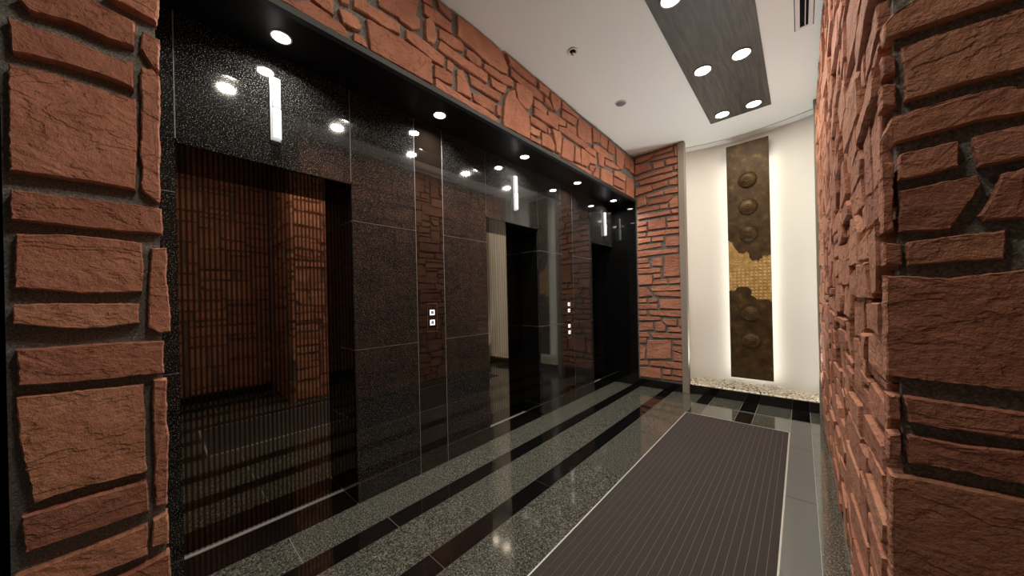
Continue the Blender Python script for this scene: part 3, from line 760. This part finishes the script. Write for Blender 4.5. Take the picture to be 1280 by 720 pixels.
def ragged(path):
    r = random.Random(2); out = []
    for a, b in zip(path, path[1:]):
        for k in range(3):
            t_ = k / 3; out.append((a[0] + (b[0] - a[0]) * t_ + (r.uniform(-.005, .005) if k else 0), a[1] + (b[1] - a[1]) * t_ + (r.uniform(-.007, .007) if k else 0)))
    return out + [path[-1]]
art = empty('wall_art', (0, 0, 0))
topcut[0] = (XA, topcut[0][1]); topcut[-1] = (XZ, topcut[-1][1]); botcut[0] = (XA, botcut[0][1]); botcut[-1] = (XZ, botcut[-1][1])
prism_y('upper_bronze_plate', ragged(topcut) + [(XZ, Z1), (XA, Z1)], AY0, AY0 + 0.012, BRONZE, art)
prism_y('lower_bronze_plate', ragged(botcut) + [(XZ, Z0), (XA, Z0)], AY0, AY0 + 0.012, BRONZE, art)
prism_y('gold_sheet', [(XA, 1.245), (XZ, 1.245), (XZ, 2.226), (XA, 2.226)], AY0 + 0.0125, AY0 + 0.02, GOLD, art)
prism_y('backing_board', [(XA + .002, Z0 + .002), (XZ - .002, Z0 + .002), (XZ - .002, Z1 - .002), (XA + .002, Z1 - .002)], AY0 + 0.0205, AY1, BLACK, art)
prof = [(0.114, 0.0), (0.112, 0.004), (0.108, 0.004), (0.106, -0.002), (0.104, 0.010), (0.094, 0.026), (0.074, 0.041), (0.050, 0.049), (0.034, 0.049), (0.032, 0.053), (0.024, 0.054), (0.022, 0.051), (0.014, 0.052), (0.011, 0.060), (0.005, 0.063), (0.0, 0.064)]
for z in (2.954, 2.589, 2.223, 1.132, 0.76): lathe('boss', prof, BRONZE, art, (-0.516, AY0 + 0.0005, z), n=40, axis='y')
v, f = [], []
def dome(cx, cz, r, h):
    k = len(v); n = 8
    for (rr, hh) in ((r, 0), (r * .75, h * .7)):
        for i in range(n): a = 2 * math.pi * i / n; v.append((cx + rr * math.cos(a), AY0 + .0125 - hh, cz + rr * math.sin(a)))
    v.append((cx, AY0 + .0125 - h, cz))
    for i in range(n):
        j = (i + 1) % n; f.append((k + i, k + j, k + n + j, k + n + i)); f.append((k + n + i, k + n + j, k + 2 * n))
def ring(cx, cz, r, w, h):
    k = len(v); n = 28
    for (rr, hh) in ((r - w, 0), (r, h), (r + w, 0)):
        for i in range(n): a = 2 * math.pi * i / n; v.append((cx + rr * math.cos(a), AY0 + .0125 - hh, cz + rr * math.sin(a)))
    for q_ in (0, 1):
        for i in range(n): j = (i + 1) % n; f.append((k + q_ * n + i, k + q_ * n + j, k + (q_ + 1) * n + j, k + (q_ + 1) * n + i))
for j in range(20):
    for i in range(10):
        x, z = -0.728 + i * 0.047, 1.286 + j * 0.0445
        if i > 5 or z < 1.77: dome(x, z, 0.0185, 0.011)
for r_ in (0.04, 0.075, 0.098): ring(-0.642, 1.916, r_, 0.006, 0.009)
for r_ in (0.03, 0.05): ring(-0.547, 1.813, r_, 0.005, 0.008)
tag(mesh('gold_relief', v, f, GOLD, art, smooth=True), kind='stuff')
for (x_, x2) in ((XA + .016, XA + .030), (XZ - .030, XZ - .016)):
    boxes('light_strip', [(x_, x2, AY1 + .0005, AY1 + .005, Z0 + .03, Z1 - .2)], STRIPGLOW, art)
boxes('light_strip', [(XA + .04, XZ - .04, AY1 + .0005, AY1 + .005, Z0 + .016, Z0 + .030)], STRIPGLOW, art)
for z in (3.0, 0.70): boxes('wall_spacer', [(-.52, -.48, AY1 + .0005, 5.57, z, z + .04)], BLACK, art)
tag(art, 'tall backlit bronze relief panel with round bosses and a torn gold band', 'wall art')
for x0, side in ((-1.28, 'left'), (0.185, 'right')):
    o = slab('light_strip', (x0, x0 + 0.02, YE + 0.078, YE + 0.088, 0.14, 2.7), STRIPGLOW)  # unseen strips, added as a guess at the niche edge glow
    tag(o, 'added vertical light strip, unseen behind the %s niche post' % side, 'light strip', 'added niche light strips')
o = slab('light_strip', (-1.18, 0.12, YE + 0.061, YE + 0.067, 0.1005, 0.114), ADDED_KERBGLOW)  # unseen strip added to brighten the foot of the niche
tag(o, 'added horizontal light strip, unseen behind the black niche kerb', 'light strip', 'added niche light strips')
# ---- uplights added in the pebble bed to brighten the ceiling
up_ = empty('added_niche_uplight', (0, 0, 0.112))
lathe('housing', [(0.028, -0.010), (0.030, 0.002), (0.024, 0.003), (0.024, -0.004)], STEEL, up_, n=20)
lathe('lens', [(0.024, -0.002), (0, -0.0015)], WHITE, up_, n=20)
spot('lamp_beam', up_, ADDED_UPLIGHT_BEAM, 92, 1.0, (0.95, 0.98, 0.96), 0.03, (0, 0, 0.012), (math.radians(180 + 24), 0, 0))
for i, (x, s) in enumerate(((-0.94, 'left'), (-0.10, 'right'))):
    o = up_ if i == 0 else copy_tree(up_); o.location = (x, YE + 0.10, 0.112)
    tag(o, 'small round uplight added in the pebble bed to brighten the ceiling, %s of the bronze panel' % s, 'uplight', 'added uplights in the pebble bed')
# ---- pebbles at the foot of the niche
v, f = [], []
ico = bmesh.new(); bmesh.ops.create_icosphere(ico, subdivisions=1, radius=1.0)
iv = [x.co.copy() for x in ico.verts]; iff = [[q_.index for q_ in x.verts] for x in ico.faces]; ico.free()
r = random.Random(9)
for _ in range(1500):
    x = r.uniform(-1.26, 0.20); y1 = NY(x) - 0.02; y = YE + 0.095 + (y1 - YE - 0.095) * r.random()
    if y1 < YE + 0.11: continue
    s = r.uniform(0.009, 0.017); e = Matrix.Rotation(r.uniform(0, 6.28), 3, 'Z') @ Matrix.Diagonal((s * r.uniform(.9, 1.5), s, s * r.uniform(.55, .85)))
    z = 0.104 + s * 0.5 + 0.035 * (y - YE - 0.075) / 0.4 + r.uniform(0, 0.012)
    k = len(v); v += [tuple(e @ p * r.uniform(.93, 1.07) + Vector((x, y, z))) for p in iv]; f += [tuple(k + i for i in q_) for q_ in iff]
tag(mesh('pebbles', v, f, PEBBLE, smooth=True), 'bed of small cream pebbles along the foot of the niche wall', 'pebbles', kind='stuff')

# ---- entrance mat
mt = empty('floor_mat', (0, 0, 0))
x0, x1, y0, y1 = MAT
boxes('base_plate', [(x0 + .012, x1 - .012, y0 + .012, y1 - .012, -.0035, .0020)], RAIL, mt)
e = 0.009
boxes('edge_frame', [(x0 + .001, x0 + e, y0 + .001, y1 - .001, -.0035, .004), (x1 - e, x1 - .001, y0 + .001, y1 - .001, -.0035, .004), (x0 + e, x1 - e, y0 + .001, y0 + e, -.0035, .004), (x0 + e, x1 - e, y1 - e, y1 - .001, -.0035, .004)], EDGE, mt)
n = 23; w = (x1 - x0 - 2 * e - .002) / n
for i in range(n):
    a = x0 + e + .001 + i * w
    slab('tread_strip', (a + .0012, a + w - .0012, y0 + e + .001, y1 - e - .001, .0021, .0034), CARPET, mt)
tag(mt, 'long dark brown ribbed entrance mat in a pale edge frame on the floor', 'mat')
